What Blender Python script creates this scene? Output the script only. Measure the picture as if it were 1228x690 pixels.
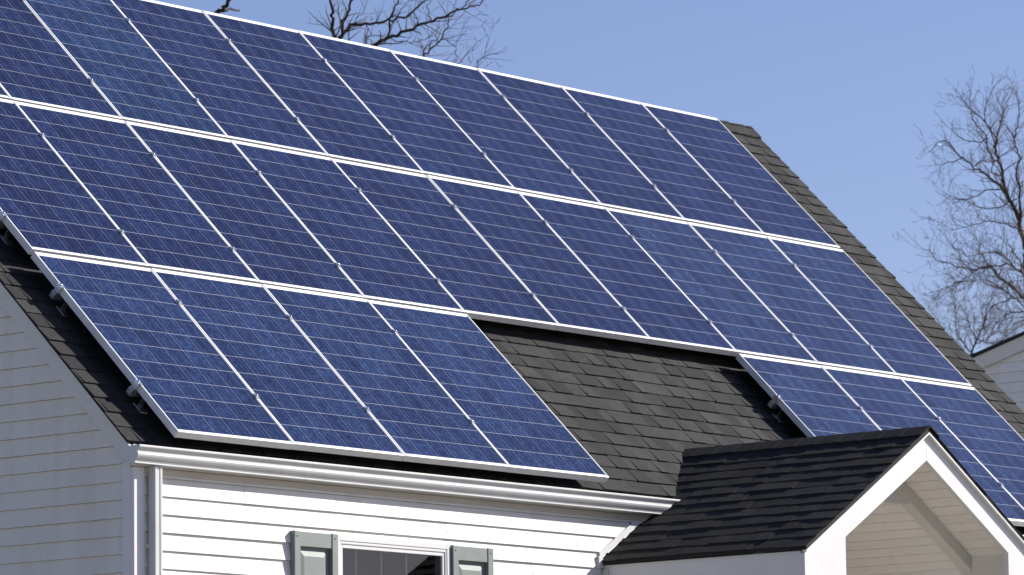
import bpy, math, random
from mathutils import Vector, Matrix

# ------------------------------------------------------------------ scene, camera, sky, sun, exposure
S = bpy.context.scene
COL = S.collection
for o in list(bpy.data.objects):
    bpy.data.objects.remove(o, do_unlink=True)

pan, pit, rol = math.radians(50.6381), math.radians(7.9018), math.radians(-0.7582)
F_ = Vector((math.sin(pan)*math.cos(pit), math.cos(pan)*math.cos(pit), math.sin(pit)))
r0 = Vector((math.cos(pan), -math.sin(pan), 0)); u0 = r0.cross(F_)
R_ = math.cos(rol)*r0 + math.sin(rol)*u0
U_ = -math.sin(rol)*r0 + math.cos(rol)*u0
cam = bpy.data.cameras.new('camera'); cam_ob = bpy.data.objects.new('camera', cam); COL.objects.link(cam_ob)
M = Matrix((( R_.x, U_.x, -F_.x, -19.1531), (R_.y, U_.y, -F_.y, -18.2189), (R_.z, U_.z, -F_.z, -2.8458), (0, 0, 0, 1)))
cam_ob.matrix_world = M
cam.sensor_width = 36; cam.lens = 5498.57/1228*36
cam.clip_start = 0.5; cam.clip_end = 5000
cam.dof.use_dof = True; cam.dof.focus_distance = 27.5; cam.dof.aperture_fstop = 9
S.camera = cam_ob

SUN = Vector((1.62, -1.0, 1.15)).normalized()      # towards the sun
elev = math.asin(SUN.z); azim = math.atan2(SUN.x, SUN.y)
W = bpy.data.worlds.new('World'); S.world = W; W.use_nodes = True
nt = W.node_tree; nt.nodes.clear()
sky = nt.nodes.new('ShaderNodeTexSky'); sky.sky_type = 'NISHITA'; sky.sun_disc = False
sky.sun_elevation = elev; sky.sun_rotation = azim
sky.altitude = 0; sky.air_density = 1.0; sky.dust_density = 0.6; sky.ozone_density = 3.0
bg = nt.nodes.new('ShaderNodeBackground'); bg.inputs['Strength'].default_value = 0.062
wo = nt.nodes.new('ShaderNodeOutputWorld')
tint = nt.nodes.new('ShaderNodeMix'); tint.data_type = 'RGBA'; tint.blend_type = 'MULTIPLY'; tint.inputs[0].default_value = 1
tint.inputs[7].default_value = (1.12, 1.02, 1.24, 1)      # camera white balance of the sky
nt.links.new(sky.outputs[0], tint.inputs[6]); nt.links.new(tint.outputs[2], bg.inputs[0]); nt.links.new(bg.outputs[0], wo.inputs[0])

sl = bpy.data.lights.new('sun', 'SUN'); sl.energy = 5.0; sl.angle = math.radians(0.5); sl.color = (1.0, 0.95, 0.87)
sun_ob = bpy.data.objects.new('sun', sl); COL.objects.link(sun_ob)
sun_ob.rotation_euler = SUN.to_track_quat('Z', 'Y').to_euler(); sun_ob.location = (30, -25, 30)

S.view_settings.view_transform = 'Standard'; S.view_settings.look = 'None'
S.view_settings.exposure = 0.72; S.view_settings.gamma = 1.0
S.render.resolution_x = 1024; S.render.resolution_y = 575

# ------------------------------------------------------------------ helpers
def lin(r, g, b):
    f = lambda c: (c/255/12.92 if c/255 <= .04045 else ((c/255+.055)/1.055)**2.4)
    return (f(r), f(g), f(b), 1)

class NT:
    def __init__(s, name):
        s.m = bpy.data.materials.new(name); s.m.use_nodes = True
        s.t = s.m.node_tree; s.t.nodes.clear()
        s.out = s.n('ShaderNodeOutputMaterial')
        s.p = s.n('ShaderNodeBsdfPrincipled'); s.l(s.p.outputs[0], s.out.inputs[0])
    def n(s, t, **k):
        x = s.t.nodes.new(t)
        for a, b in k.items(): setattr(x, a, b)
        return x
    def l(s, a, b): s.t.links.new(a, b)
    def val(s, sock, v):
        if hasattr(v, 'is_output'): s.l(v, sock)
        else: sock.default_value = v
    def math(s, op, a, b=0.0, c=0.0, clamp=False):
        x = s.n('ShaderNodeMath', operation=op, use_clamp=clamp)
        for i, v in enumerate((a, b, c)): s.val(x.inputs[i], v)
        return x.outputs[0]
    def mix(s, f, a, b, mode='MIX'):
        x = s.n('ShaderNodeMix', data_type='RGBA', blend_type=mode)
        s.val(x.inputs[0], f); s.val(x.inputs[6], a); s.val(x.inputs[7], b); return x.outputs[2]
    def noise(s, vec, scale, detail=3, rough=.55, sx=(1, 1, 1)):
        mp = s.n('ShaderNodeMapping'); mp.inputs['Scale'].default_value = sx; s.l(vec, mp.inputs[0])
        x = s.n('ShaderNodeTexNoise'); x.inputs['Scale'].default_value = scale
        x.inputs['Detail'].default_value = detail; x.inputs['Roughness'].default_value = rough
        s.l(mp.outputs[0], x.inputs['Vector']); return x.outputs[0]
    def ramp(s, f, *stops):
        x = s.n('ShaderNodeValToRGB'); e = x.color_ramp.elements
        while len(e) < len(stops): e.new(.5)
        for i, (p, c) in enumerate(stops):
            e[i].position = p; e[i].color = c if len(c) == 4 else (*c, 1)
        s.l(f, x.inputs[0]); return x.outputs[0]
    def obj(s): return s.n('ShaderNodeTexCoord').outputs['Object']
    def bump(s, h, strength, dist):
        x = s.n('ShaderNodeBump'); x.inputs['Strength'].default_value = strength; x.inputs['Distance'].default_value = dist
        s.l(h, x.inputs['Height']); s.l(x.outputs[0], s.p.inputs['Normal'])
    def set(s, **k):
        for a, b in k.items(): s.val(s.p.inputs[a.replace('_', ' ')], b)
        return s

def g(v, a=1): return (v, v, v, a)

def mat_vinyl(name, base, dirt=.10):
    k = NT(name); o = k.obj()
    a = k.noise(o, 1.3, 4, .6, (1, 1, .35)); b = k.noise(o, 9, 3, .6, (1.0, 1.0, .12))
    f = k.math('MULTIPLY', k.math('ADD', a, b), .5)
    d = tuple(c*(1-dirt*2.2)*w for c, w in zip(base, (1, .98, .93)))
    c = k.ramp(f, (.34, (*d, 1)), (.52, (*base, 1)))
    at = k.n('ShaderNodeAttribute', attribute_name='shade'); 
    c = k.mix(1.0, c, at.outputs['Color'], 'MULTIPLY')
    k.val(k.p.inputs['Base Color'], c); k.set(Roughness=.48)
    k.bump(k.noise(o, 40, 3, .6, (.25, .25, 3)), .12, .003)
    return k.m

def mat_paint(name, base, rough=.4, var=.06, scale=3):
    k = NT(name); o = k.obj()
    f = k.noise(o, scale, 4, .6)
    c = k.ramp(f, (.3, tuple(x*(1-var*2) for x in base)), (.6, base))
    k.val(k.p.inputs['Base Color'], c); k.set(Roughness=rough)
    k.bump(k.noise(o, 60, 2), .06, .002)
    return k.m

def mat_shingle(name, base):
    k = NT(name); o = k.obj()
    at = k.n('ShaderNodeAttribute', attribute_name='shade')
    gr = k.noise(o, 260, 3, .75); mid = k.noise(o, 26, 3, .65); big = k.noise(o, 1.1, 3, .6)
    f = k.math('ADD', k.math('MULTIPLY', gr, 1.45), k.math('MULTIPLY', mid, .95))
    f = k.math('ADD', f, k.math('MULTIPLY', big, .5))
    f = k.math('SUBTRACT', f, .58)
    c = k.mix(1.0, at.outputs['Color'], (*base, 1), 'MULTIPLY')
    x = k.n('ShaderNodeMix', data_type='RGBA', blend_type='MULTIPLY'); x.inputs[0].default_value = 1
    k.l(c, x.inputs[6])
    cm = k.n('ShaderNodeCombineColor'); [k.l(f, cm.inputs[i]) for i in range(3)]
    k.l(cm.outputs[0], x.inputs[7])
    k.val(k.p.inputs['Base Color'], x.outputs[2]); k.set(Roughness=.92, Specular_IOR_Level=.25)
    k.bump(k.math('ADD', gr, k.math('MULTIPLY', mid, .8)), .55, .004)
    return k.m

def mat_metal(name, base, rough=.4, metallic=.6):
    k = NT(name); o = k.obj()
    f = k.noise(o, 6, 3, .6, (1, 1, 1))
    c = k.ramp(f, (.3, tuple(x*.86 for x in base)), (.65, base))
    k.val(k.p.inputs['Base Color'], c); k.set(Roughness=rough, Metallic=metallic)
    return k.m

PW, PH = 1.0022, 1.6675                       # panel width, height
def mat_cells():
    k = NT('silicon_cells')
    uv = k.n('ShaderNodeUVMap', uv_map='UVMap').outputs[0]
    sp = k.n('ShaderNodeSeparateXYZ'); k.l(uv, sp.inputs[0]); X, Y = sp.outputs[0], sp.outputs[1]
    oi = k.n('ShaderNodeObjectInfo')
    mx, my, cw = .0140, .027, .0
    pw, ph = (PW-2*mx)/6, (PH-2*my)/10
    cx = k.math('DIVIDE', k.math('SUBTRACT', X, mx), pw); cy = k.math('DIVIDE', k.math('SUBTRACT', Y, my), ph)
    ix, iy = k.math('FLOOR', cx), k.math('FLOOR', cy)
    fx, fy = k.math('FRACT', cx), k.math('FRACT', cy)
    dx = k.math('MULTIPLY', k.math('SUBTRACT', .5, k.math('ABSOLUTE', k.math('SUBTRACT', fx, .5))), pw)
    dy = k.math('MULTIPLY', k.math('SUBTRACT', .5, k.math('ABSOLUTE', k.math('SUBTRACT', fy, .5))), ph)
    gapx = k.math('LESS_THAN', dx, .0013); gapy = k.math('LESS_THAN', dy, .0024)
    out = k.math('MAXIMUM', k.math('MAXIMUM', k.math('LESS_THAN', cx, 0), k.math('GREATER_THAN', cx, 6)),
                 k.math('MAXIMUM', k.math('LESS_THAN', cy, 0), k.math('GREATER_THAN', cy, 10)))
    gap = k.math('MAXIMUM', gapx, gapy)
    # busbars: two per cell, run up the panel
    bb = k.math('ABSOLUTE', k.math('SUBTRACT', k.math('FRACT', k.math('MULTIPLY', fx, 2)), .5))
    bus = k.math('LESS_THAN', bb, .0100)
    # per-cell and per-grain variation
    cmb = k.n('ShaderNodeCombineXYZ'); k.l(ix, cmb.inputs[0]); k.l(iy, cmb.inputs[1]); k.l(k.math('MULTIPLY', oi.outputs['Random'], 97), cmb.inputs[2])
    wn = k.n('ShaderNodeTexWhiteNoise', noise_dimensions='3D'); k.l(cmb.outputs[0], wn.inputs[0])
    off = k.n('ShaderNodeVectorMath', operation='ADD'); k.l(uv, off.inputs[0])
    oc = k.n('ShaderNodeVectorMath', operation='SCALE'); oc.inputs['Scale'].default_value = 3.7; k.l(cmb.outputs[0], oc.inputs[0]); k.l(oc.outputs[0], off.inputs[1])
    vo = k.n('ShaderNodeTexVoronoi', voronoi_dimensions='3D'); vo.inputs['Scale'].default_value = 62; k.l(off.outputs[0], vo.inputs['Vector'])
    vs = k.n('ShaderNodeSeparateColor'); k.l(vo.outputs['Color'], vs.inputs[0])
    st = k.noise(off.outputs[0], 1.0, 3, .7, (230, 9, 3))
    st2 = k.noise(off.outputs[0], 1.0, 3, .7, (70, 18, 3))
    f = k.math('ADD', k.math('MULTIPLY', vs.outputs[0], .30), k.math('MULTIPLY', wn.outputs['Value'], .15))
    f = k.math('ADD', f, k.math('MULTIPLY', st, .95)); f = k.math('ADD', f, k.math('MULTIPLY', st2, .55))
    f = k.math('SUBTRACT', f, .50)
    c = k.ramp(f, (.08, (.0035, .0045, .014)), (.45, (.0085, .0135, .044)), (.92, (.034, .056, .142)))
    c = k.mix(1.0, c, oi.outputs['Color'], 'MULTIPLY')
    c = k.mix(k.math('MULTIPLY', bus, .22), c, (.45, .47, .52, 1))
    c = k.mix(k.math('ADD', k.math('MULTIPLY', gapy, .36), k.math('MULTIPLY', gapx, .30)), c, (.62, .64, .68, 1))
    c = k.mix(out, c, (.80, .80, .80, 1))
    k.val(k.p.inputs['Base Color'], c)
    k.set(Roughness=.14, IOR=1.45, Specular_IOR_Level=.34)
    return k.m

def mat_glass(name):
    k = NT(name)
    gl = k.n('ShaderNodeBsdfGlossy'); gl.inputs['Roughness'].default_value = .02; gl.inputs['Color'].default_value = g(.95)
    tr = k.n('ShaderNodeBsdfTransparent'); tr.inputs['Color'].default_value = (.82, .85, .86, 1)
    fr = k.n('ShaderNodeFresnel'); fr.inputs['IOR'].default_value = 1.6
    mx = k.n('ShaderNodeMixShader'); k.l(fr.outputs[0], mx.inputs[0]); k.l(tr.outputs[0], mx.inputs[1]); k.l(gl.outputs[0], mx.inputs[2])
    k.l(mx.outputs[0], k.out.inputs[0]); return k.m

def mat_bark(name, a, b):
    k = NT(name); o = k.obj()
    f = k.noise(o, 14, 4, .65, (1, 1, .3))
    k.val(k.p.inputs['Base Color'], k.ramp(f, (.35, a), (.65, b))); k.set(Roughness=.9, Specular_IOR_Level=.2)
    return k.m

def mat_grass(name):
    k = NT(name); o = k.obj()
    f = k.math('ADD', k.math('MULTIPLY', k.noise(o, .35, 4), .6), k.math('MULTIPLY', k.noise(o, 12, 4, .7), .45))
    k.val(k.p.inputs['Base Color'], k.ramp(f, (.35, (.18, .17, .13)), (.55, (.27, .255, .215)), (.75, (.36, .345, .30))))
    k.set(Roughness=.95, Specular_IOR_Level=.1); k.bump(k.noise(o, 40, 4), .6, .03)
    return k.m

VINYL = mat_vinyl('white_vinyl_siding', (.66, .645, .61), .05)
VINYLG = mat_vinyl('fill_warmed_vinyl_siding', (.67, .64, .58), .05)  # front wall's vinyl; base warmed to carry fill light on the shaded gable
TRIM = mat_paint('white_trim', (.62, .62, .62, 1), .42, .03)
TRIMG = mat_paint('grey_white_trim', (.60, .58, .54, 1), .5, .05)
GUT = mat_paint('white_gutter_enamel', (.55, .555, .555, 1), .28, .05, 5)
SOF = mat_paint('bounce_tan_soffit', (.50, .45, .37, 1), .6, .05)  # trim; brown ground bounce under the eave is put into the base colour
CEIL = mat_vinyl('cream_ceiling_vinyl', (.76, .73, .70), .04)
SHIN = mat_shingle('charcoal_shingles', (.0300, .0304, .0308))
SHINP = mat_shingle('black_shingles', (.021, .0208, .0205))
DECK = mat_paint('black_roof_felt', (.012, .012, .012, 1), .9)
ALU = mat_metal('anodised_aluminium', (.74, .74, .74, 1), .45, .08)
ALUS = mat_metal('bare_aluminium', (.75, .75, .76, 1), .25, .9)
BLK = mat_paint('black_back_sheet', (.03, .03, .03, 1), .5)
CELL = mat_cells()
GLASS = mat_glass('window_glass')
SHUT = mat_paint('grey_green_shutter', (.185, .212, .202, 1), .5, .06, 8)
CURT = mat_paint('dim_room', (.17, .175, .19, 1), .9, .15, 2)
BARK = mat_bark('dark_bark', (.028, .022, .018), (.075, .060, .048))
BARK2 = mat_bark('brown_bark', (.085, .062, .047), (.17, .128, .10))
GRASS = mat_grass('winter_lawn')
CONC = mat_paint('concrete', (.30, .29, .27, 1), .9, .1)
NWALL = mat_vinyl('grey_white_vinyl', (.66, .65, .63), .03)

class MB:
    def __init__(s): s.v = []; s.f = []; s.uv = []; s.sh = []; s.sm = []
    def add(s, vs, fs, shade=1.0, smooth=False):
        b = len(s.v); s.v += [tuple(x) for x in vs]
        for f in fs: s.f.append([b+i for i in f]); s.sh.append(shade); s.sm.append(smooth)
    def quad(s, a, b, c, d, shade=1.0): s.add((a, b, c, d), ((0, 1, 2, 3),), shade)
    def box(s, x0, x1, y0, y1, z0, z1, shade=1.0):
        s.add([(x0, y0, z0), (x1, y0, z0), (x1, y1, z0), (x0, y1, z0), (x0, y0, z1), (x1, y0, z1), (x1, y1, z1), (x0, y1, z1)],
              [(0, 3, 2, 1), (4, 5, 6, 7), (0, 1, 5, 4), (1, 2, 6, 5), (2, 3, 7, 6), (3, 0, 4, 7)], shade)
    def obox(s, O, A, B, Cc, shade=1.0):         # corner O and three edge vectors
        O, A, B, Cc = map(Vector, (O, A, B, Cc))
        s.add([O, O+A, O+A+B, O+B, O+Cc, O+A+Cc, O+A+B+Cc, O+B+Cc],
              [(0, 3, 2, 1), (4, 5, 6, 7), (0, 1, 5, 4), (1, 2, 6, 5), (2, 3, 7, 6), (3, 0, 4, 7)], shade)
    def prism(s, poly0, poly1, shade=1.0, smooth=False, caps=True):   # two matching 3-D outlines
        n = len(poly0)
        s.add(list(poly0)+list(poly1), [(i, (i+1) % n, n+(i+1) % n, n+i) for i in range(n)], shade, smooth)
        if caps:
            s.add(poly0, [tuple(range(n))[::-1]], shade); s.add(poly1, [tuple(range(n))], shade)
    def tube(s, pts, rad, sides=6, shade=1.0):
        pts = [Vector(p) for p in pts]; vs = []; fs = []
        ref = Vector((.31, .77, .55))
        for i, p in enumerate(pts):
            d = (pts[min(i+1, len(pts)-1)]-pts[max(i-1, 0)]).normalized()
            a = d.cross(ref)
            if a.length < 1e-3: a = d.cross(Vector((1, 0, 0)))
            a.normalize(); b = d.cross(a)
            for q in range(sides):
                t = 2*math.pi*q/sides
                vs.append(p+rad[i]*(math.cos(t)*a+math.sin(t)*b))
        for i in range(len(pts)-1):
            for q in range(sides):
                fs.append((i*sides+q, i*sides+(q+1) % sides, (i+1)*sides+(q+1) % sides, (i+1)*sides+q))
        fs.append(tuple(range((len(pts)-1)*sides, len(pts)*sides)))
        s.add(vs, fs, shade, True)
    def build(s, name, mat, parent=None, bevel=0, fix=True):
        me = bpy.data.meshes.new(name); me.from_pydata(s.v, [], s.f); me.update()
        if fix:
            import bmesh
            bm = bmesh.new(); bm.from_mesh(me); bmesh.ops.recalc_face_normals(bm, faces=bm.faces)
            bm.to_mesh(me); bm.free()
        a = me.attributes.new('shade', 'FLOAT_COLOR', 'FACE')
        for i, c in enumerate(s.sh):
            a.data[i].color = (c, c, c, 1) if not isinstance(c, tuple) else (*c, 1)
        for i, p in enumerate(me.polygons): p.use_smooth = s.sm[i]
        me.materials.append(mat)
        o = bpy.data.objects.new(name, me); COL.objects.link(o)
        if parent: o.parent = parent
        if bevel:
            m = o.modifiers.new('bevel', 'BEVEL'); m.width = bevel; m.segments = 2; m.limit_method = 'ANGLE'
        return o

def tag(o, label, cat, group=None, kind=None):
    if label: o['label'] = label
    if cat: o['category'] = cat
    if group: o['group'] = group
    if kind: o['kind'] = kind
    return o
def empty(name, loc, label, cat, group=None):
    o = bpy.data.objects.new(name, None); COL.objects.link(o); o.location = loc; o.empty_display_size = .2
    return tag(o, label, cat, group)
def keep(o, par):                       # parent without moving (empties carry only a location)
    o.parent = par; o.matrix_parent_inverse = Matrix.Translation(par.matrix_basis.translation).inverted()
    return o
def part(mb, name, mat, thing, bevel=0, sub=None, fix=True):
    o = mb.build(name, mat, None, bevel, fix)
    if sub: o.parent = sub
    else: keep(o, thing)
    return o

# ------------------------------------------------------------------ dimensions (metres; origin = lower left corner of the bottom-left panel)
AL = math.radians(44.8265); CA, SA = math.cos(AL), math.sin(AL)
N = Vector((0, -SA, CA)); SV = Vector((0, CA, SA)); XV = Vector((1, 0, 0))
def rp(u, v, k=0.0): return XV*u + SV*v + N*k
HR = .142                                   # panel glass above shingle top
UL, UR, VE, VR = -.273, 10.87, .055, 5.265    # rake left/right, eave, ridge
YW = .18; XW = -.188; XE = 10.79           # siding face of front wall, gable wall faces
GZ = -4.3                                  # ground
ridge = rp(0, VR, -HR); YR, ZR = ridge.y, ridge.z
YB = 2*YR - YW
NB = Vector((0, SA, CA)); SVB = Vector((0, -CA, SA))

# ------------------------------------------------------------------ ground
m = MB(); m.add([(-1500, -1500, GZ), (1500, -1500, GZ), (1500, 1500, GZ), (-1500, 1500, GZ)], [(0, 1, 2, 3)])
tag(m.build('ground', GRASS), None, None, kind='structure')

# ------------------------------------------------------------------ shingles
rnd = random.Random(7)
def shingle_field(mb, O, U, V, Nn, width, length, expo, rng, wmin=.07, wmax=.21, thick=.0085, lift=.0055, jag=.006, lo=.62, hi=1.38, umin=None):
    nc = int(length/expo)+1
    for i in range(nc):
        v0 = i*expo; v1 = min(v0+expo+.02, length)
        if v0 >= length-.01: break
        u = -rng.uniform(0, wmax)
        off0 = (umin(v0) if umin else 0.0)
        raised = rng.random() < .5
        row = rng.uniform(.93, 1.07)
        while u < width:
            w = rng.uniform(wmin, wmax); a = max(u, off0+rng.uniform(-jag, jag)); b = min(u+w, width+rng.uniform(-jag, jag))
            u += w; raised = not raised if rng.random() < .8 else raised
            if b-a < .012: continue
            t = thick+(lift if raised else 0); vj = rng.uniform(-.003, .003) - (.004 if raised else 0)
            sh = row*rng.uniform(lo, hi)*(1.05 if raised else .97)
            tint = rng.uniform(-.02, .04)
            sc = (sh*(1+tint), sh, sh*(1-tint))
            p = lambda uu, vv, n: O+U*uu+V*vv+Nn*n
            A, B = p(a, v0+vj, t), p(b, v0+vj, t)
            C_, D = p(b, v1, .0005), p(a, v1, .0005)
            A0, B0 = p(a, v0+vj, -.002), p(b, v0+vj, -.002)
            mb.add([A, B, C_, D, A0, B0], [(0, 1, 2, 3), (4, 5, 1, 0), (4, 0, 3), (5, 2, 1)], sc)

# ------------------------------------------------------------------ the house
house = empty('house', (0, YW, GZ), 'white sided house whose steep charcoal roof carries the solar panels', 'house')
# front wall, built as lapped siding courses
EX = .105
def siding(mb, p0, p1, out, z_first, zlo, zhi, rng, slope=None, prot=.013, lap=True):
    """courses from p0 to p1 (xy), facing 'out'; slope(z)->(s0,s1) trims each end as 0..1 of the run"""
    p0, p1, out = Vector((*p0, 0)), Vector((*p1, 0)), Vector((*out, 0)); L = (p1-p0).length; d = (p1-p0).normalized()
    k = -int((zhi-z_first)/EX)-2
    seams = {}
    while True:
        zb = z_first-EX*k; zt = zb+EX
        if zt <= zlo: break
        k += 1
        b, t = max(zb, zlo), min(zt, zhi)
        if t-b < .004: continue
        sb, st = (slope(b), slope(t)) if slope else ((0, L), (0, L))
        if st[1]-st[0] < .02: continue
        key = k//2
        if key not in seams: seams[key] = [rng.uniform(.2, 1)*2.2+3.66*j for j in range(0, 6)]
        cuts = [0]+[c for c in seams[key] if 0.15 < c < L-.15]+[L] if lap else [0, L]
        fr = lambda z: prot*(zt-z)/EX+.0015
        for j in range(len(cuts)-1):
            c0, c1 = cuts[j], cuts[j+1]
            e = .0014*((j+key) % 2)
            sh = rng.uniform(.985, 1.0)
            q = [(max(c0, sb[0]), b), (min(c1, sb[1]), b), (min(c1, st[1]), t), (max(c0, st[0]), t)]
            if q[1][0]-q[0][0] < .005 or q[2][0]-q[3][0] < .0: continue
            P = [p0+d*a+out*(fr(z)+e)+Vector((0, 0, z)) for a, z in q]
            B0, B1 = p0+d*q[0][0]+out*(-.004)+Vector((0, 0, b+.003)), p0+d*q[1][0]+out*(-.004)+Vector((0, 0, b+.003))
            mb.add(P+[B0, B1], [(0, 1, 2, 3), (4, 5, 1, 0)], sh)

Z0 = -.362
WX0, WX1, WZT, WZB = 1.5385, 2.601, -.499, -1.97
rs = random.Random(3)
m = MB()
siding(m, (XW+.075, YW), (WX0+.01, YW), (0, -1), Z0, -4.05, -.2, rs)
siding(m, (WX1-.01, YW), (XE-.06, YW), (0, -1), Z0, -4.05, -.2, rs)
siding(m, (WX0+.01, YW), (WX1-.01, YW), (0, -1), Z0, WZT-.01, -.2, rs)
siding(m, (WX0+.01, YW), (WX1-.01, YW), (0, -1), Z0, -4.05, WZB+.01, rs)
front = part(m, 'front_wall', VINYL, house)
m = MB(); m.box(XW+.02, XE-.02, YW+.01, YB-.03, GZ-.1, -4.04)
part(m, 'foundation', CONC, house)
# gable walls
KW = -.195
def gslope(z):       # trims along y measured from the front corner, under the roof
    y0 = z/math.tan(AL) - KW/SA if True else 0
    # roof plane n=KW: y*(-SA)+z*CA=KW -> y=(z*CA-KW)/SA
    y0 = (z*CA-KW)/SA
    return (max(0, y0-YW), min(YB-YW, 2*YR-y0-YW))
m = MB(); siding(m, (XW+.006, YW), (XW+.006, YB), (-1, 0), -.286, -4.05, ZR-.1, random.Random(11), gslope)
part(m, 'gable_wall', VINYLG, house)
m = MB(); siding(m, (XE-.006, YW), (XE-.006, YB), (1, 0), -.286, -4.05, ZR-.1, random.Random(12), gslope)
part(m, 'gable_wall', VINYLG, house)
m = MB(); m.box(XW+.02, XE-.02, YB-.02, YB, -4.05, -.25)
part(m, 'rear_wall', VINYLG, house)
# corner posts
for sx, x in ((1, XW), (-1, XE)):
    m = MB()
    a, b = sorted((x-sx*.014, x+sx*.075)); a2, b2 = sorted((x-sx*.014, x+sx*.012))
    m.box(a, b, YW-.018, YW+.01, -4.06, -.206); m.box(a2, b2, YW+.01, YW+.075, -4.06, -.17)
    part(m, 'corner_post', TRIM, house, .003)
# soffit, frieze, fascia
m = MB(); m.box(XW-.03, XE+.03, .150, .166, -.2015, -.078); part(m, 'fascia', TRIM, house)
m = MB(); m.box(XW, XE, .1665, YW+.01, -.205, -.197); part(m, 'soffit', SOF, house)
m = MB(); m.box(XW+.077, XE-.077, YW-.022, YW+.0, -.240, -.2055); part(m, 'frieze_board', SOF, house, .002)
# roof
m = MB()
for s in (0, 1):
    def q(u, v, k):
        p = rp(u, v, k)
        return p if s == 0 else Vector((p.x, 2*YR-p.y, p.z))
    p0 = [q(UL+.015, VE+.012, -HR-.006), q(UL+.015, VR, -HR-.006), q(UL+.015, VR+.018, -HR-.024), q(UL+.015, VE+.012, -HR-.024)]
    p1 = [Vector((UR-.015, p.y, p.z)) for p in p0]
    m.prism(p0, p1)
roof = part(m, 'roof', DECK, house)
m = MB()
shingle_field(m, rp(UL, VE, -HR-.006), XV, SV, N, UR-UL, VR-VE, .130, random.Random(21))
sh = m.build('shingles', SHIN, roof)
m = MB()
O = rp(UL, VE, -HR-.006); O = Vector((O.x, 2*YR-O.y, O.z))
shingle_field(m, O, XV, SVB, NB, UR-UL, VR-VE, .130, random.Random(22), .3, .6)
m.build('shingles', SHIN, roof)
# ridge caps
m = MB(); rr = random.Random(5); u = UL-.01; i = 0
while u < UR:
    L = .20; t = .006
    for s in (1, -1):
        d = Vector((0, -s*CA, -SA)); nn = Vector((0, -s*SA, CA)); b0 = Vector((0, YR, ZR+.006))
        a = b0+XV*u+Vector((0, 0, .004)); bb = b0+XV*(min(u+L+.03, UR-.01))+Vector((0, 0, .014))
        e = .15+rr.uniform(-.004, .004)
        sc = rr.uniform(.75, 1.2)
        m.add([a, bb, bb+d*e, a+d*e, bb+d*e-nn*.008, bb-Vector((0, 0, .012)), a+d*e-nn*.006], [(0, 1, 2, 3), (1, 5, 4, 2), (3, 2, 4, 6)], sc)
    u += L
m.build('ridge_cap', SHIN, roof)
# rake boards and rake soffits with the boxed return at the eave
def rake(xo, xi, sgn):
    K0, K1 = -HR-.0245, -.252
    f = lambda v, k: rp(0, v, k)
    def at_y(y, k): return Vector((0, y, (k+y*SA)/CA))     # point of plane n=k at given y
    A = at_y(.155, K1); B = Vector((0, .118, A.z-.006)); T = at_y(.118, K0)
    topk0 = Vector((0, YR, ZR+(K0+HR)/CA)); topk1 = Vector((0, YR, ZR+(K1+HR)/CA))
    fr = [B, A, topk1, topk0, T]
    bk = [Vector((0, 2*YR-p.y, p.z)) for p in fr]
    for o in (fr, bk):
        mm.prism([Vector((xo, p.y, p.z)) for p in o], [Vector((xi, p.y, p.z)) for p in o])
for xo, xi, wall in ((-.258, -.236, XW+.0), (UR-.016, UR-.038, XE)):
    mm = MB(); rake(xo, xi, 1)
    part(mm, 'rake_board', TRIMG, house, .002)
    mm = MB()
    for s in (0, 1):
        a = rp(0, .03, -.235); b = Vector((0, YR, ZR+(-.235+HR)/CA))
        P = [a, b, b+Vector((0, 0, .03)), a+Vector((0, 0, .03))]
        if s: P = [Vector((0, 2*YR-p.y, p.z)) for p in P]
        lo, hi = sorted((xi, wall))
        mm.prism([Vector((lo+.001, p.y, p.z)) for p in P], [Vector((hi+.002, p.y, p.z)) for p in P])
    part(mm, 'rake_soffit', TRIMG, house)
# gutter (K profile), mitred where it meets the portico roof
prof = [(.0500, -.0900), (.0470, -.0945), (.0470, -.1020), (.0530, -.1055), (.0620, -.1140), (.0672, -.1245), (.0668, -.1320), (.0625, -.1370), (.0612, -.1440), (.0650, -.1545),
        (.0735, -.1665), (.0830, -.1770), (.0880, -.1855), (.0872, -.1930), (.0930, -.1960), (.1480, -.1960), (.1480, -.0930)]
inn = [(.1465, -.0930), (.1465, -.1930), (.0935, -.1930), (.0900, -.1860), (.0755, -.1650), (.0635, -.1435), (.0650, -.1380), (.0697, -.1310), (.0700, -.1240), (.0650, -.1130), (.0560, -.1040), (.0520, -.1000), (.0515, -.0915)]
GX0 = -.268
def gend(z): return 4.876+(z+.091)*1.57
loop = prof+inn
m = MB()
segs = [(0, 1)]
p0 = [Vector((GX0, y, z)) for y, z in loop]; p1 = [Vector((gend(z), y, z)) for y, z in loop]
m.prism(p0, p1, 1.0, False)
m.prism([Vector((GX0-.002, y, z)) for y, z in prof], [Vector((GX0-.0002, y, z)) for y, z in prof])
gut = part(m, 'gutter', GUT, house)
for x in (.35, .96, 1.57, 2.18, 2.79, 3.4, 4.01, 4.6):
    m = MB(); m.box(x, x+.02, .053, .1455, -.102, -.098); m.build('hanger', ALU, gut)
# second gutter run beyond the portico
m = MB(); m.prism([Vector((6.62, y, z)) for y, z in loop], [Vector((UR-.1, y, z)) for y, z in loop])
part(m, 'gutter', GUT, house)
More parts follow.
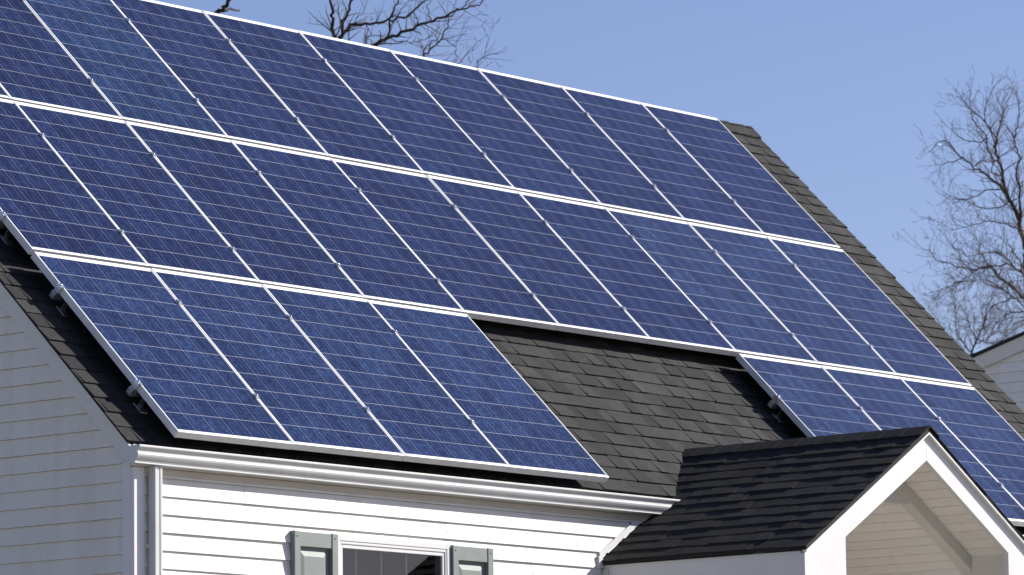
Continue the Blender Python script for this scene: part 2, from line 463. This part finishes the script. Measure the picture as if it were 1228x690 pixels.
# downspout with its outlet
m = MB()
dx0, dx1, dy0, dy1 = -.090, -.020, .104, .160
c = .006
pl = [(dx0+c, dy0), (dx0+.022, dy0), (dx0+.025, dy0+.004), (dx0+.045, dy0+.004), (dx0+.048, dy0), (dx1-c, dy0), (dx1, dy0+c), (dx1, dy1-c), (dx1-c, dy1), (dx0+c, dy1), (dx0, dy1-c), (dx0, dy0+c)]
m.prism([Vector((x, y, -4.2)) for x, y in pl], [Vector((x, y, -.199)) for x, y in pl])
ds = part(m, 'downspout', GUT, house)
for z in (-.66, -1.9, -3.2):
    m = MB(); m.box(dx0-.018, dx1+.018, dy1-.004, YW+.0, z-.012, z+.012); m.build('strap', TRIMG, ds)

# window
def frame_boxes(m, x0, x1, z0, z1, w, y0, y1, top=None):
    top = top or w
    m.box(x0, x0+w, y0, y1, z0, z1); m.box(x1-w, x1, y0, y1, z0, z1)
    m.box(x0+w, x1-w, y0, y1, z1-top, z1); m.box(x0+w, x1-w, y0, y1, z0, z0+w)
m = MB(); frame_boxes(m, WX0, WX1, WZB, WZT, .030, YW-.030, YW+.06, .036)
frame_boxes(m, WX0+.0305, WX1-.0305, WZB+.0305, WZT-.0365, .013, YW-.026, YW+.06, .018)
win = part(m, 'window', TRIM, house, .002)
m = MB(); frame_boxes(m, WX0+.045, WX1-.045, -1.2, WZT-.053, .020, YW-.020, YW+.045, .026)
frame_boxes(m, WX0+.045, WX1-.045, WZB+.045, -1.16, .022, YW+.050, YW+.085, .03)
m.build('sash', TRIM, win, .002)
m = MB()
for y, a, b in ((YW-.006, -1.19, WZT-.07), (YW+.064, WZB+.06, -1.18)): m.quad((WX0+.06, y, a), (WX1-.06, y, a), (WX1-.06, y, b), (WX0+.06, y, b))
m.build('pane', GLASS, win, 0, False)
m = MB()
for t in (1, 2, 3):
    x = WX0+.06+(WX1-WX0-.12)*t/4
    m.box(x-.006, x+.006, YW+.076, YW+.086, -1.155, WZT-.04)
m.build('muntin', TRIM, win)
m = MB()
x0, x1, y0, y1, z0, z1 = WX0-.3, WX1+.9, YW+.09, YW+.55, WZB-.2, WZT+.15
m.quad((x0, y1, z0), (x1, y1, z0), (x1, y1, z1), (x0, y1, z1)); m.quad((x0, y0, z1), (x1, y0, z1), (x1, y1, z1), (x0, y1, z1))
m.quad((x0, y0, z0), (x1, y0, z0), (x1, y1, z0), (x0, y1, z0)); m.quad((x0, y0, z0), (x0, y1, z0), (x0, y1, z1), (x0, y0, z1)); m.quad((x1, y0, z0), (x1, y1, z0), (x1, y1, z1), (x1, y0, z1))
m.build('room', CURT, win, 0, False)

# shutters
def shutter(x0, x1, zt):
    zb = WZB+.03; yb = YW+.0; yf = YW-.046
    m = MB(); sw = .052
    m.box(x0, x0+sw, yf, yb, zb, zt); m.box(x1-sw, x1, yf, yb, zb, zt)
    m.box(x0+sw, x1-sw, yf+.005, yb, zt-.092, zt-.001)
    m.box(x0+sw, x1-sw, yf+.005, yb, zb+.001, zb+.10); zm = (zt+zb)/2
    m.box(x0+sw, x1-sw, yf+.005, yb, zm-.05, zm+.05)
    s = part(m, 'shutter', SHUT, house, .003)
    for a, b in ((zm+.05, zt-.092), (zb+.10, zm-.05)):
        m = MB(); X0, X1 = x0+sw, x1-sw
        m.box(X0, X1, yf+.030, yf+.034, a, b)
        i0, i1 = .016, .055
        y1, y2 = yf+.0295, yf+.021
        o = [(X0+i0, y1, a+i0), (X1-i0, y1, a+i0), (X1-i0, y1, b-i0), (X0+i0, y1, b-i0), (X0+i1, y2, a+i1), (X1-i1, y2, a+i1), (X1-i1, y2, b-i1), (X0+i1, y2, b-i1)]
        m.add(o, [(4, 5, 6, 7), (0, 1, 5, 4), (1, 2, 6, 5), (2, 3, 7, 6), (3, 0, 4, 7)])
        m.build('panel', SHUT, s)
    for x in (x0+.026, x1-.026):
        for z in (zt-.03, zb+.03):
            m = MB(); m.tube([(x, yf+.001, z), (x, yf-.003, z)], [.006, .005], 8); m.build('screw', SHUT, s)
shutter(1.143, 1.534, -.499); shutter(2.611, 3.003, -.506)

# ------------------------------------------------------------------ portico over the entrance (part of the house)
PX0, PZ, PT = 5.521, .324, .603             # ridge x, ridge height, slope
YP = -1.449; YO = -1.479
TH = math.atan(PT); CT, ST = math.cos(TH), math.sin(TH)
def pz(x, d=0): return PZ-PT*abs(x-PX0)-d/CT
def portal(m, y0, y1, xl, xi, apex_in, zin, rel=0.0):
    for s in (-1, 1):
        X = lambda a: PX0+s*(a)
        o = [(PX0-xl, GZ), (PX0-xl, pz(PX0-xl+.0, .036)-.022), (PX0-xl+.026, pz(PX0-xl+.026, .036)-.020), (PX0-xl+.026, pz(PX0-xl+.026, .032)), (PX0-.0012, pz(PX0-.0012, .032)),
             (PX0-.0012, apex_in), (PX0-xi, zin), (PX0-xi, GZ)]
        if s > 0: o = [(2*PX0-x, z) for x, z in o]
        m.prism([Vector((x, y0, z)) for x, z in o], [Vector((x, y1, z)) for x, z in o])
XI, AI, ZI = .933, .106, -.445
m = MB(); portal(m, YP, YP+.038, 1.378, XI, AI, ZI)
port = part(m, 'portico', TRIM, house, .0025)
# overhang soffit (right and left) between the gable boards and the inner arch
SI = (AI-ZI)/XI
YA, YA2 = -1.105, -1.02
def slope_boards(m, y0, y1, z_at, x_from, x_to, side, pitch=.100):
    # boards run along y; each laps the next down the slope
    n = int(abs(x_to-x_from)/ (pitch*math.cos(math.atan(SI))))+1
    for i in range(n):
        a = x_from+(x_to-x_from)*i/n; b = x_from+(x_to-x_from)*(i+1)/n
        a += .0035; b -= .0035
        za, zb = z_at(a), z_at(b); sh = rnd.uniform(.95, 1.0)
        m.prism([(PX0+side*a, y0, za), (PX0+side*b, y0, zb), (PX0+side*b, y0, zb+.012), (PX0+side*a, y0, za+.012)],
                [(PX0+side*a, y1, za), (PX0+side*b, y1, zb), (PX0+side*b, y1, zb+.012), (PX0+side*a, y1, za+.012)], sh)
m = MB()
for sd in (-1, 1):
    slope_boards(m, YP+.0385, YA-.0005, lambda a: AI+.045-SI*a, 0.0, 1.02, sd)
m.build('overhang_soffit', CEIL, port, 0, False)
m = MB()
for sd in (-1, 1):
    slope_boards(m, YA2+.0005, YW-.02, lambda a: AI-.035-SI*a, 0.0, 1.0, sd)
    # lined side walls inside
    x = PX0+sd*1.003; z = AI-.030-SI*1.0
    while z > -4.2:
        a, b = sorted((x, x+sd*.012)); m.box(a, b, YA2, YW-.02, z-.098, z); z -= .105
m.build('ceiling', CEIL, port, 0, False)
m = MB()
for sd in (-1, 1):
    for y0, y1, d in ((YP+.0385, YA-.0005, .045), (YA2+.0005, YW-.02, -.035)):
        P = [(PX0, AI+d+.014), (PX0+sd*1.03, AI+d+.014-SI*1.03), (PX0+sd*1.03, AI+d+.018-SI*1.03), (PX0, AI+d+.018)]
        m.prism([Vector((x, y0, z)) for x, z in P], [Vector((x, y1, z)) for x, z in P])
m.build('ceiling_felt', DECK, port)
# inner arch: sloped ribs, cheek walls and the collar infill at the top
m = MB()
for sd in (-1, 1):
    P = [(PX0, AI-.052), (PX0+sd*1.06, AI-.052-SI*1.06), (PX0+sd*1.06, AI+.06-SI*1.06), (PX0, AI+.06)]
    m.prism([Vector((x, YA, z)) for x, z in P], [Vector((x, YA2, z)) for x, z in P])
    a, b = sorted((PX0+sd*1.004, PX0+sd*1.345)); m.box(a, b, YA, YA2, GZ, -.52)
    a, b = sorted((PX0+sd*1.006, PX0+sd*1.03)); m.box(a, b, YP+.0385, YA-.0005, GZ, AI+.058-SI*1.02)
zc = -.137; hw = (AI-.052-zc)/SI
P = [(PX0-hw, zc), (PX0+hw, zc), (PX0, AI-.053)]
m.prism([Vector((x, YA+.012, z)) for x, z in P], [Vector((x, YA+.05, z)) for x, z in P])
m.build('inner_arch', TRIMG, port)
# outer side walls of the portico
for sd in (-1, 1):
    m = MB(); a, b = sorted((PX0+sd*1.352, PX0+sd*1.368)); m.box(a, b, YP+.0385, YW-.016, GZ, pz(PX0+1.368, .045))
    m.build('side_wall', TRIM, port)
m = MB(); x = PX0-1.370; m.box(x-.008, x, YW-.06, YW-.014, GZ, -.585); m.build('corner_trim', TRIMG, port)
# porch roof: shingles running back until they meet the main roof
m = MB()
def meet_y(z, k): return (z*CA-k)/SA        # y of main-roof plane n=k at height z
XEV = 1.400
for sd in (-1, 1):
    b0 = lambda a, d: Vector((PX0+sd*a, 0, PZ-PT*a-d/CT))
    A, B, A2, B2 = b0(0.0, .008), b0(XEV-.008, .008), b0(0.0, .030), b0(XEV-.008, .030)
    yb = lambda p: max(min(meet_y(p.z, -HR)+.05, 9), YW+.0)
    o0 = [Vector((p.x, YO+.006, p.z)) for p in (A, B, B2, A2)]; o1 = [Vector((p.x, yb(p), p.z)) for p in (A, B, B2, A2)]
    m.prism(o0, o1)
m.build('roof_deck', DECK, port)
m = MB(); rg = random.Random(31)
expo = .125; Ls = XEV/CT
for sd in (-1, 1):
    i = 0
    while i*expo < Ls-.02:
        s0 = i*expo; s1 = min(s0+expo+.02, Ls); i += 1
        u = YO-.3*rg.random(); row = rg.uniform(.9, 1.1)
        zz = lambda s: PZ-PT*XEV+s*ST-.006
        yend = max(meet_y(zz(s1), -HR), YW) if zz(s1) > -.12 else YW
        raised = False
        while u < yend:
            w = rg.uniform(.10, .26); a = max(u, YO+rg.uniform(-.003, .003)); b = min(u+w, yend); u += w
            raised = not raised if rg.random() < .8 else raised
            if b-a < .012: continue
            t = rg.uniform(.0025, .0085); j = rg.uniform(-.007, .006)
            sc = row*rg.uniform(.75, 1.25)
            P = lambda y, s, n: Vector((PX0+sd*(XEV-s*CT)+sd*ST*n, y, PZ-PT*XEV+s*ST+CT*n-.006/CT))
            m.add([P(a, s0+j, t), P(b, s0+j, t), P(b, s1, .0005), P(a, s1, .0005), P(a, s0+j, -.002), P(b, s0+j, -.002)],
                  [(0, 1, 2, 3), (4, 5, 1, 0), (4, 0, 3), (5, 2, 1)], sc)
m.build('shingles', SHINP, port)
m = MB(); y = YO-.008; yend = meet_y(PZ, -HR)
while y < yend:
    y2 = min(y+.20, yend+.03); sc = rg.uniform(.8, 1.15)
    for sd in (-1, 1):
        d = Vector((sd*CT, 0, -ST)); nn = Vector((sd*ST, 0, CT))
        a = Vector((PX0, y, PZ+.0085)); b = Vector((PX0, y2+.02, PZ+.0045)); e = .125+rg.uniform(-.004, .004)
        m.add([a, b, b+d*e, a+d*e, a+d*e-nn*.008, a-Vector((0, 0, .010)), b+d*e-nn*.007], [(0, 1, 2, 3), (0, 3, 4, 5), (3, 2, 6, 4)], sc)
    y += .17
m.build('ridge_cap', SHINP, port)
# white drip edge on the gable rakes
m = MB()
for sd in (-1, 1):
    b0 = lambda a, d: (PX0+sd*a, PZ-PT*a-d/CT)
    o = [b0(0, .0305), b0(XEV-.004, .0305), b0(XEV-.004, .040), b0(0, .040)]
    m.prism([Vector((x, YO+.002, z)) for x, z in o], [Vector((x, YP+.002, z)) for x, z in o])
m.build('drip_edge', ALU, port)
# step flashing where the portico roof dies into the siding
m = MB()
z_of = lambda x: pz(x)
a = Vector((4.13, YW-.019, pz(4.13)+.010)); b = Vector((4.80, YW-.019, pz(4.80)+.010))
m.obox(a, b-a, Vector((0, .012, 0)), Vector((-.020, 0, .034)))
m.box(4.095, 4.135, YW-.028, YW-.012, pz(4.13)-.05, pz(4.13)+.022)
m.build('step_flashing', TRIM, port)

# ------------------------------------------------------------------ solar panels
FT = .046; LIP = .0105
def frame_mesh():
    m = MB(); w, h = PW, PH
    o = lambda i, z: [(i, i, z), (w-i, i, z), (w-i, h-i, z), (i, h-i, z)]
    vs = o(0, 0)+o(LIP, 0)+o(LIP, -.006)+o(0, -FT)+o(.03, -FT)
    fs = []
    for i in range(4):
        j = (i+1) % 4
        fs += [(i, j, 4+j, 4+i), (4+i, 4+j, 8+j, 8+i), (j, i, 12+i, 12+j), (12+j, 12+i, 16+i, 16+j)]
    m.add(vs, fs); return m
RX = Matrix.Rotation(AL, 4, 'X')
def make_panel():
    t = bpy.data.objects.new('solar_panel', None); COL.objects.link(t); t.empty_display_size = .2
    t.rotation_euler = (AL, 0, 0)
    f = frame_mesh().build('frame', ALU, t, .0015)
    m = MB(); m.add([(LIP, LIP, -.0045), (PW-LIP, LIP, -.0045), (PW-LIP, PH-LIP, -.0045), (LIP, PH-LIP, -.0045)], [(0, 1, 2, 3)])
    c = m.build('cell_sheet', CELL, t)
    uvl = c.data.uv_layers.new(name='UVMap')
    for li, (a, b) in zip(range(4), [(LIP, LIP), (PW-LIP, LIP), (PW-LIP, PH-LIP), (LIP, PH-LIP)]):
        v = c.data.vertices[c.data.loops[li].vertex_index].co; uvl.data[li].uv = (v.x, v.y)
    m = MB(); m.add([(.002, .002, -.012), (.002, PH-.002, -.012), (PW-.002, PH-.002, -.012), (PW-.002, .002, -.012)], [(0, 1, 2, 3)])
    m.build('back_sheet', BLK, t, 0, False)
    return t
PPX, PPY = 1.00683, 1.6924
proto = make_panel(); first = True
ordn = ['first', 'second', 'third', 'fourth', 'fifth', 'sixth', 'seventh', 'eighth', 'ninth', 'tenth']
rt = random.Random(17)
def label_for(r, c):
    if r == 2:
        return {9: 'purplish navy solar panel at the right end of the top row beside the ridge',
                0: 'navy solar panel at the far left of the top row, mostly outside the picture'}.get(c,
               '%s solar panel from the right end of the top row' % ordn[9-c])
    if r == 1:
        return {9: 'solar panel at the right end of the middle row, beside bare shingles',
                0: 'navy solar panel at the left end of the middle row, cut by the picture'}.get(c,
               '%s solar panel from the right end of the middle row' % ordn[9-c])
    return {0: 'bright blue solar panel at the lower left corner, above the gutter corner',
            1: 'bright blue solar panel second from the left in the row above the gutter',
            2: 'bright blue solar panel third from the left above the gutter',
            3: 'bright blue solar panel right above the gutter, bordering the open patch of bare shingles',
            7: 'blue bottom row solar panel right of the bare shingles, cut by the portico ridge',
            8: 'blue bottom-row solar panel directly above the peak of the white portico gable',
            9: 'blue solar panel in the bottom row at the far right edge of the roof'}[c]
for r, c in [(2, c) for c in range(10)]+[(1, c) for c in range(10)]+[(0, c) for c in (0, 1, 2, 3, 7, 8, 9)]:
    if first: t = proto; kids = list(proto.children); first = False; ch = kids
    else:
        t = proto.copy(); COL.objects.link(t); ch = []
        for k in kids:
            q = k.copy(); COL.objects.link(q); q.parent = t; ch.append(q)
    t.location = rp(c*PPX+rt.uniform(-.0012, .0012), r*PPY+rt.uniform(-.0015, .0015), rt.uniform(-.001, .001))
    t.rotation_euler = (AL+rt.uniform(-.0012, .0012), rt.uniform(-.0012, .0012), 0)
    tag(t, label_for(r, c), 'solar panel', 'solar panels in three rows on the roof')
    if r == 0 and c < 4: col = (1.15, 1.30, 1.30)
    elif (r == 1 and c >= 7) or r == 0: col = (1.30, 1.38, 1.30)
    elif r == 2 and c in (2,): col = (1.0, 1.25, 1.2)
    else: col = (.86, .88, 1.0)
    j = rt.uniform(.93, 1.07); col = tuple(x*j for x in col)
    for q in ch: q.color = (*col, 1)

# rails with clamps and feet
def rail(v, u0, u1, n, where):
    t = empty('mounting_rail', rp(u0, v, -HR), where, 'rail', 'aluminium rails under the solar panels')
    def slab(name, mat, ua, ub, va, vb, ka, kb, bev=0, extra=None):
        m = MB(); m.obox(rp(ua, va, ka), XV*(ub-ua), SV*(vb-va), N*(kb-ka))
        if extra: extra(m)
        return part(m, name, mat, t, bev)
    slab('rail_beam', ALUS, u0-.035, u1-.02, v-.02, v+.02, -FT-.045, -FT-.001)
    for i in range(1, n):
        u = u0+i*PPX-.0024
        def bolt(m, u=u): m.tube([rp(u, v, .005), rp(u, v, .013)], [.008, .008], 6)
        slab('mid_clamp', ALUS, u-.016, u+.016, v-.02, v+.02, .0015, .006, 0, bolt)
    for s, u in ((-1, u0),):
        def bolt(m, u=u, s=s): m.tube([rp(u+s*.012, v, .004), rp(u+s*.012, v, .014)], [.008, .008], 6)
        a, b = sorted((u-s*.009, u+s*.026))
        slab('end_clamp', ALUS, a, b, v-.02, v+.02, .0015, .006, 0, lambda m, u=u, s=s: (bolt(m, u, s), m.obox(rp(u+s*.004, v-.02, -FT), XV*(s*.02), SV*.04, N*(FT+.001))))
    k = 0; u = u0+.06
    while u < u1:
        def foot(m, u=u): m.obox(rp(u-.02, v-.055, -HR+.009), XV*.04, SV*.006, N*(HR-FT-.012))
        slab('roof_foot', ALUS, u-.03, u+.03, v-.11, v-.02, -HR+.0, -HR+.009, .002, foot)
        u += 1.22
for r, nm in ((2, 'top'), (1, 'middle')):
    for dv, w in ((.41, 'lower'), (1.31, 'upper')):
        rail(r*PPY+(dv if r != 1 else dv-.08*(w == 'lower')), 0, 9*PPX+PW, 10, 'bare aluminium rail, %s of the two behind the %s panel row' % (w, nm))
for dv, w in ((.44, 'lower'), (1.335, 'upper')):
    rail(dv, 0, 3*PPX+PW, 4, 'bare rail ending by the left roof edge, %s one under the lower left panels' % w)
for dv, w in ((.43, 'lower'), (1.18, 'upper')):
    rail(dv, 7*PPX, 9*PPX+PW, 3, 'bare rail ending beside the open shingles, %s one under the lower right panels' % w)

# ------------------------------------------------------------------ neighbouring house
nx0, nx1 = 20.0, 28.0; ny, nz, ns = 7.824, 2.876, .284; nr = 3.2
zr = nz+(ny-nr)*ns; nye = 11.2; nyf = 2*nr-nye; ze = nz-(nye-ny)*ns
nb = empty('house', (nx0, nr, GZ), 'pale grey neighbouring house with only its gable peeking past the right roof edge', 'house')
m = MB()
zroof = lambda y: zr-abs(y-nr)*ns
siding(m, (nx0+.06, nyf+.3), (nx0+.06, nye-.3), (-1, 0), -.268, GZ, zr-.05, random.Random(8),
       lambda z: (max(0, nr-(zr-.12-z)/ns-(nyf+.3)), min(nye-nyf-.6, nr+(zr-.12-z)/ns-(nyf+.3))))
m.box(nx0+.1, nx1-.3, nyf+.3, nye-.3, GZ, ze-.05)
part(m, 'wall', NWALL, nb)
m = MB()
for s in (-1, 1):
    Y = nr+s*(nye-nr)
    o = [(nr, zr), (Y, ze), (Y, ze-.035), (nr, zr-.035)]
    m.prism([Vector((nx0-.02, y, z)) for y, z in o], [Vector((nx1, y, z)) for y, z in o])
part(m, 'roof', SHIN, nb)
m = MB()
for s in (-1, 1):
    Y = nr+s*(nye-nr)
    o = [(nr, zr-.036), (Y, ze-.036), (Y, ze-.18), (nr, zr-.18)]
    m.prism([Vector((nx0, y, z)) for y, z in o], [Vector((nx0+.05, y, z)) for y, z in o])
part(m, 'rake_board', TRIMG, nb)

# ------------------------------------------------------------------ bare trees
CAM = Vector((-19.1531, -18.2189, -2.8458)); FOC = 5498.57
def at(px, py, t):                       # a world point seen t metres away (for laying out the trees where they stand)
    return CAM+(F_+R_*((px-614)/FOC)-U_*((py-345)/FOC))*t
def twig(mb, p, d, L, r, depth, rng, up, dens):
    n = max(3, int(L/.10)); pts = [p]; rad = [r]; dd = d.normalized()
    for i in range(n):
        dd = (dd+Vector((rng.gauss(0, .16), rng.gauss(0, .16), rng.gauss(0, .14)+up*.05))).normalized()
        pts.append(pts[-1]+dd*(L/n)); rad.append(max(r*(1-.75*(i+1)/n), .0016))
    mb.tube(pts, rad, 5 if r > .015 else 3)
    if depth <= 0: return
    for i in range(1, n+1):
        if rng.random() < dens:
            ax = (pts[i]-pts[i-1]).normalized()
            side = ax.cross(Vector((rng.gauss(0, 1), rng.gauss(0, 1), rng.gauss(0, 1)))).normalized()
            ang = rng.uniform(.45, 1.0)
            nd = ax*math.cos(ang)+side*math.sin(ang)+Vector((0, 0, up*.25))
            twig(mb, pts[i], nd, L*rng.uniform(.35, .6)*(1.1-.5*i/n), max(rad[i]*.62, .002), depth-1, rng, up, dens)
def smooth(pts, sub=4):
    out = []
    P = [pts[0]]+pts+[pts[-1]]
    for i in range(1, len(P)-2):
        for j in range(sub):
            t = j/sub; a, b, c, d = P[i-1], P[i], P[i+1], P[i+2]
            out.append(.5*((2*b)+(c-a)*t+(2*a-5*b+4*c-d)*t*t+(3*b-3*c+d-a)*t**3))
    out.append(pts[-1]); return out
def tree(label, base, dist, limbs, bark, seed, tw, up=.5, zoom=(0, 0, 1), group=None):
    """limbs: list of (pixel polyline, start width px, end width px); tw=(spacing m, length m, depth, density)"""
    rng = random.Random(seed)
    t = empty('bare_tree', (base.x, base.y, GZ), label, 'tree', group)
    tr = MB(); br = MB(); ox, oy, sc = zoom
    ppm = FOC/dist
    for pl, w0, w1 in limbs:
        dz = rng.uniform(-.5, .5); drift = rng.uniform(-.6, .6); n = len(pl)
        pts = [at(ox+x/sc, oy+y/sc, dist+(0 if n < 2 else drift*i/(n-1))+dz*.3) for i, (x, y) in enumerate(pl)]
        pts = smooth(pts); k = len(pts)
        amp = .010
        pts = [p+Vector((rng.gauss(0, amp), rng.gauss(0, amp), rng.gauss(0, amp))) if 0 < i < k-1 else p for i, p in enumerate(pts)]
        rad = [.5*(w0+(w1-w0)*i/(k-1))/sc/ppm for i in range(k)]
        tr.tube(pts, rad, 7 if w0 > 10 else 5)
        acc = 0
        for i in range(1, k):
            acc += (pts[i]-pts[i-1]).length
            while acc > tw[0]:
                acc -= tw[0]*rng.uniform(.6, 1.4)
                ax = (pts[i]-pts[i-1]).normalized()
                side = ax.cross(Vector((rng.gauss(0, 1), rng.gauss(0, 1), rng.gauss(0, 1)))).normalized(); ang = rng.uniform(.5, 1.15)
                nd = ax*math.cos(ang)+side*math.sin(ang)+Vector((0, 0, up*.35))
                twig(br, pts[i], nd, tw[1]*rng.uniform(.4, 1.3), max(min(rad[i]*.5, .011), .0028), tw[2], rng, up, tw[3])
        twig(br, pts[-1], pts[-1]-pts[-2], tw[1]*rng.uniform(.25, .55), max(rad[-1]*.8, .003), tw[2], rng, up, tw[3])
    return t, tr, br
def trunk_to(tr, base, top, r0, r1, rng):
    n = 9; pts = [Vector((base.x, base.y, GZ-.1)).lerp(top, i/n) for i in range(n+1)]
    pts = [p+(Vector((rng.gauss(0, .05), rng.gauss(0, .05), 0)) if 0 < i < n else Vector()) for i, p in enumerate(pts)]
    tr.tube(smooth(pts, 3), [r0*(1.25 if i == 0 else 1)+(r1-r0)*i/(3*n) for i in range(3*n+1)], 10)
def finish(t, tr, br, bark, bark2):
    part(tr, 'trunk', bark, t); part(br, 'branches', bark2, t, 0, None, False)

# left tree, behind the ridge
D = 46
root = at(408, 330, D)
L = [([(128, 420), (125, 265), (110, 180), (100, 100), (95, 0), (92, -70)], 30, 14),
     ([(130, 300), (170, 230), (168, 170), (200, 80), (235, 0), (260, -60)], 24, 14),
     ([(140, 280), (180, 222), (230, 180), (330, 165), (450, 145), (560, 115), (640, 85), (720, 10), (760, -60)], 24, 9),
     ([(130, 460), (240, 390), (350, 320), (420, 280), (490, 245), (600, 210), (700, 165), (800, 130), (900, 95), (980, 60), (1060, 40), (1120, 0)], 34, 7),
     ([(485, 247), (490, 170), (510, 90), (550, 0), (560, -40)], 17, 9),
     ([(640, 440), (690, 390), (760, 330), (840, 250), (870, 170), (880, 105)], 17, 6),
     ([(600, 470), (690, 385), (740, 310), (790, 270), (810, 225)], 12, 5),
     ([(500, 262), (600, 285), (700, 270), (780, 240)], 8, 4),
     ([(780, 480), (850, 470), (930, 440), (1000, 370), (1050, 310)], 12, 4),
     ([(900, 520), (1050, 460), (1100, 400), (1130, 330)], 8, 4),
     ([(845, 255), (900, 300), (935, 360), (920, 420)], 7, 4),
     ([(310, 330), (330, 260), (400, 235), (450, 245)], 7, 4),
     ([(215, 300), (215, 180), (280, 110), (330, 20)], 8, 4),
     ([(870, 120), (930, 75), (1000, 20), (1030, -30)], 8, 4),
     ([(765, 140), (745, 60), (760, -10)], 8, 4),
     ([(690, 165), (655, 120), (660, 60)], 6, 3)]
t, tr, br = tree('leafless dark tree whose bare limbs spread above the panel ridge left of centre', root, D, L, BARK, 4, (.075, .30, 2, .50), .3, (380, 0, 5.58))
trunk_to(tr, root, at(400, 85, D), .22, .07, random.Random(2)); finish(t, tr, br, BARK, BARK2)
# snag behind the ridge further left
D = 43
root = at(236, 330, D)
L = [([(190, 110), (232, 40), (255, 18), (267, 12), (274, 2), (280, -10)], 8, 4), ([(264, 13), (277, 11), (287, 12.5)], 4, 2)]
t, tr, br = tree('bare tree showing one broken dark limb above the ridge near the top left', root, D, L, BARK, 9, (3.0, .10, 0, .2), .3)
trunk_to(tr, root, at(192, 105, D), .2, .05, random.Random(2)); finish(t, tr, br, BARK, BARK)
# right tree
D = 62
root = at(1275, 480, D)
z = (1090, 90, 4.31)
L = [([(600, 900), (570, 760), (545, 690), (500, 600), (485, 500), (460, 430), (447, 370), (462, 300), (480, 230)], 26, 6),
     ([(560, 740), (520, 640), (460, 570), (390, 510), (330, 480), (270, 420), (220, 370), (185, 342), (140, 358), (105, 398)], 15, 3),
     ([(275, 432), (210, 450), (170, 466), (155, 520)], 6, 2.5),
     ([(580, 760), (570, 600), (560, 520), (567, 430), (545, 350), (550, 290), (570, 200), (565, 130)], 13, 4),
     ([(455, 400), (420, 280), (360, 210), (300, 160), (268, 110)], 8, 3),
     ([(465, 450), (410, 400), (403, 310), (340, 250), (320, 170), (315, 80)], 9, 3),
     ([(480, 590), (400, 600), (320, 640), (250, 640), (190, 620)], 8, 3),
     ([(340, 470), (380, 448), (440, 450), (520, 385)], 7, 3),
     ([(410, 330), (330, 345), (260, 320), (230, 290)], 7, 3),
     ([(455, 330), (400, 250), (390, 170), (440, 60)], 7, 3),
     ([(470, 270), (500, 160), (540, 80)], 6, 3),
     ([(545, 330), (500, 270), (480, 200), (490, 120)], 6, 3),
     ([(480, 520), (430, 500), (430, 420), (405, 370)], 7, 3),
     ([(560, 640), (470, 680), (380, 690), (300, 650), (230, 660)], 7, 3),
     ([(600, 700), (640, 560), (650, 420), (640, 300)], 10, 4),
     ([(520, 660), (545, 590), (580, 560), (640, 540)], 7, 3)]
t, tr, br = tree('tall leafless tree with upswept twigs against the sky at the right edge', root, D, L, BARK, 14, (.05, .34, 2, .68), .8, z)
trunk_to(tr, root, at(1233, 305, D), .20, .07, random.Random(6)); finish(t, tr, br, BARK, BARK2)
# brown twiggy tree below it
D = 57
root = at(1285, 480, D)
z = (1090, 250, 4.06)
L = [([(640, 520), (560, 440), (500, 380), (440, 330), (400, 285), (300, 300), (230, 275), (140, 250), (100, 200)], 13, 3),
     ([(600, 360), (560, 320), (480, 275), (400, 285), (330, 300), (270, 345), (215, 375), (205, 430)], 10, 3),
     ([(500, 375), (430, 330), (360, 240), (330, 150)], 8, 3),
     ([(640, 440), (560, 440), (500, 440), (430, 465), (375, 510), (360, 575)], 8, 3),
     ([(560, 330), (470, 240), (400, 215), (300, 230), (220, 190)], 7, 3),
     ([(600, 330), (540, 260), (500, 200), (440, 140)], 7, 3),
     ([(560, 480), (470, 400), (400, 380), (330, 350), (260, 360), (150, 400)], 7, 3),
     ([(600, 520), (520, 500), (440, 540), (400, 600), (380, 650)], 7, 3),
     ([(600, 120), (500, 90), (420, 60), (320, 80), (220, 105)], 7, 3),
     ([(620, 560), (560, 540), (500, 580), (460, 620)], 6, 3)]
t, tr, br = tree('brown leafless tree with dense twigs reaching left above the neighbouring gable', root, D, L, BARK2, 23, (.032, .40, 3, .55), .45, z)
trunk_to(tr, root, at(1248, 380, D), .2, .07, random.Random(6)); finish(t, tr, br, BARK2, BARK2)
# low small tree rising behind the neighbour's rake
D = 70
root = at(1160, 560, D)
L = [([(285, 760), (310, 680), (340, 620), (365, 560), (378, 500), (400, 440)], 11, 3), ([(330, 640), (290, 560), (270, 500)], 6, 3),
     ([(300, 700), (235, 620), (230, 540), (225, 470)], 7, 3), ([(320, 660), (400, 620), (450, 560), (480, 500)], 6, 3),
     ([(290, 740), (200, 660), (150, 560), (110, 500)], 6, 3), ([(340, 640), (430, 650), (500, 600), (560, 560)], 6, 3)]
t, tr, br = tree('small greyish leafless tree low behind the shingled rake and neighbouring gable', root, D, L, BARK2, 33, (.04, .5, 2, .75), .6, z)
trunk_to(tr, root, at(1160, 437, D), .16, .05, random.Random(6)); finish(t, tr, br, BARK, BARK2)
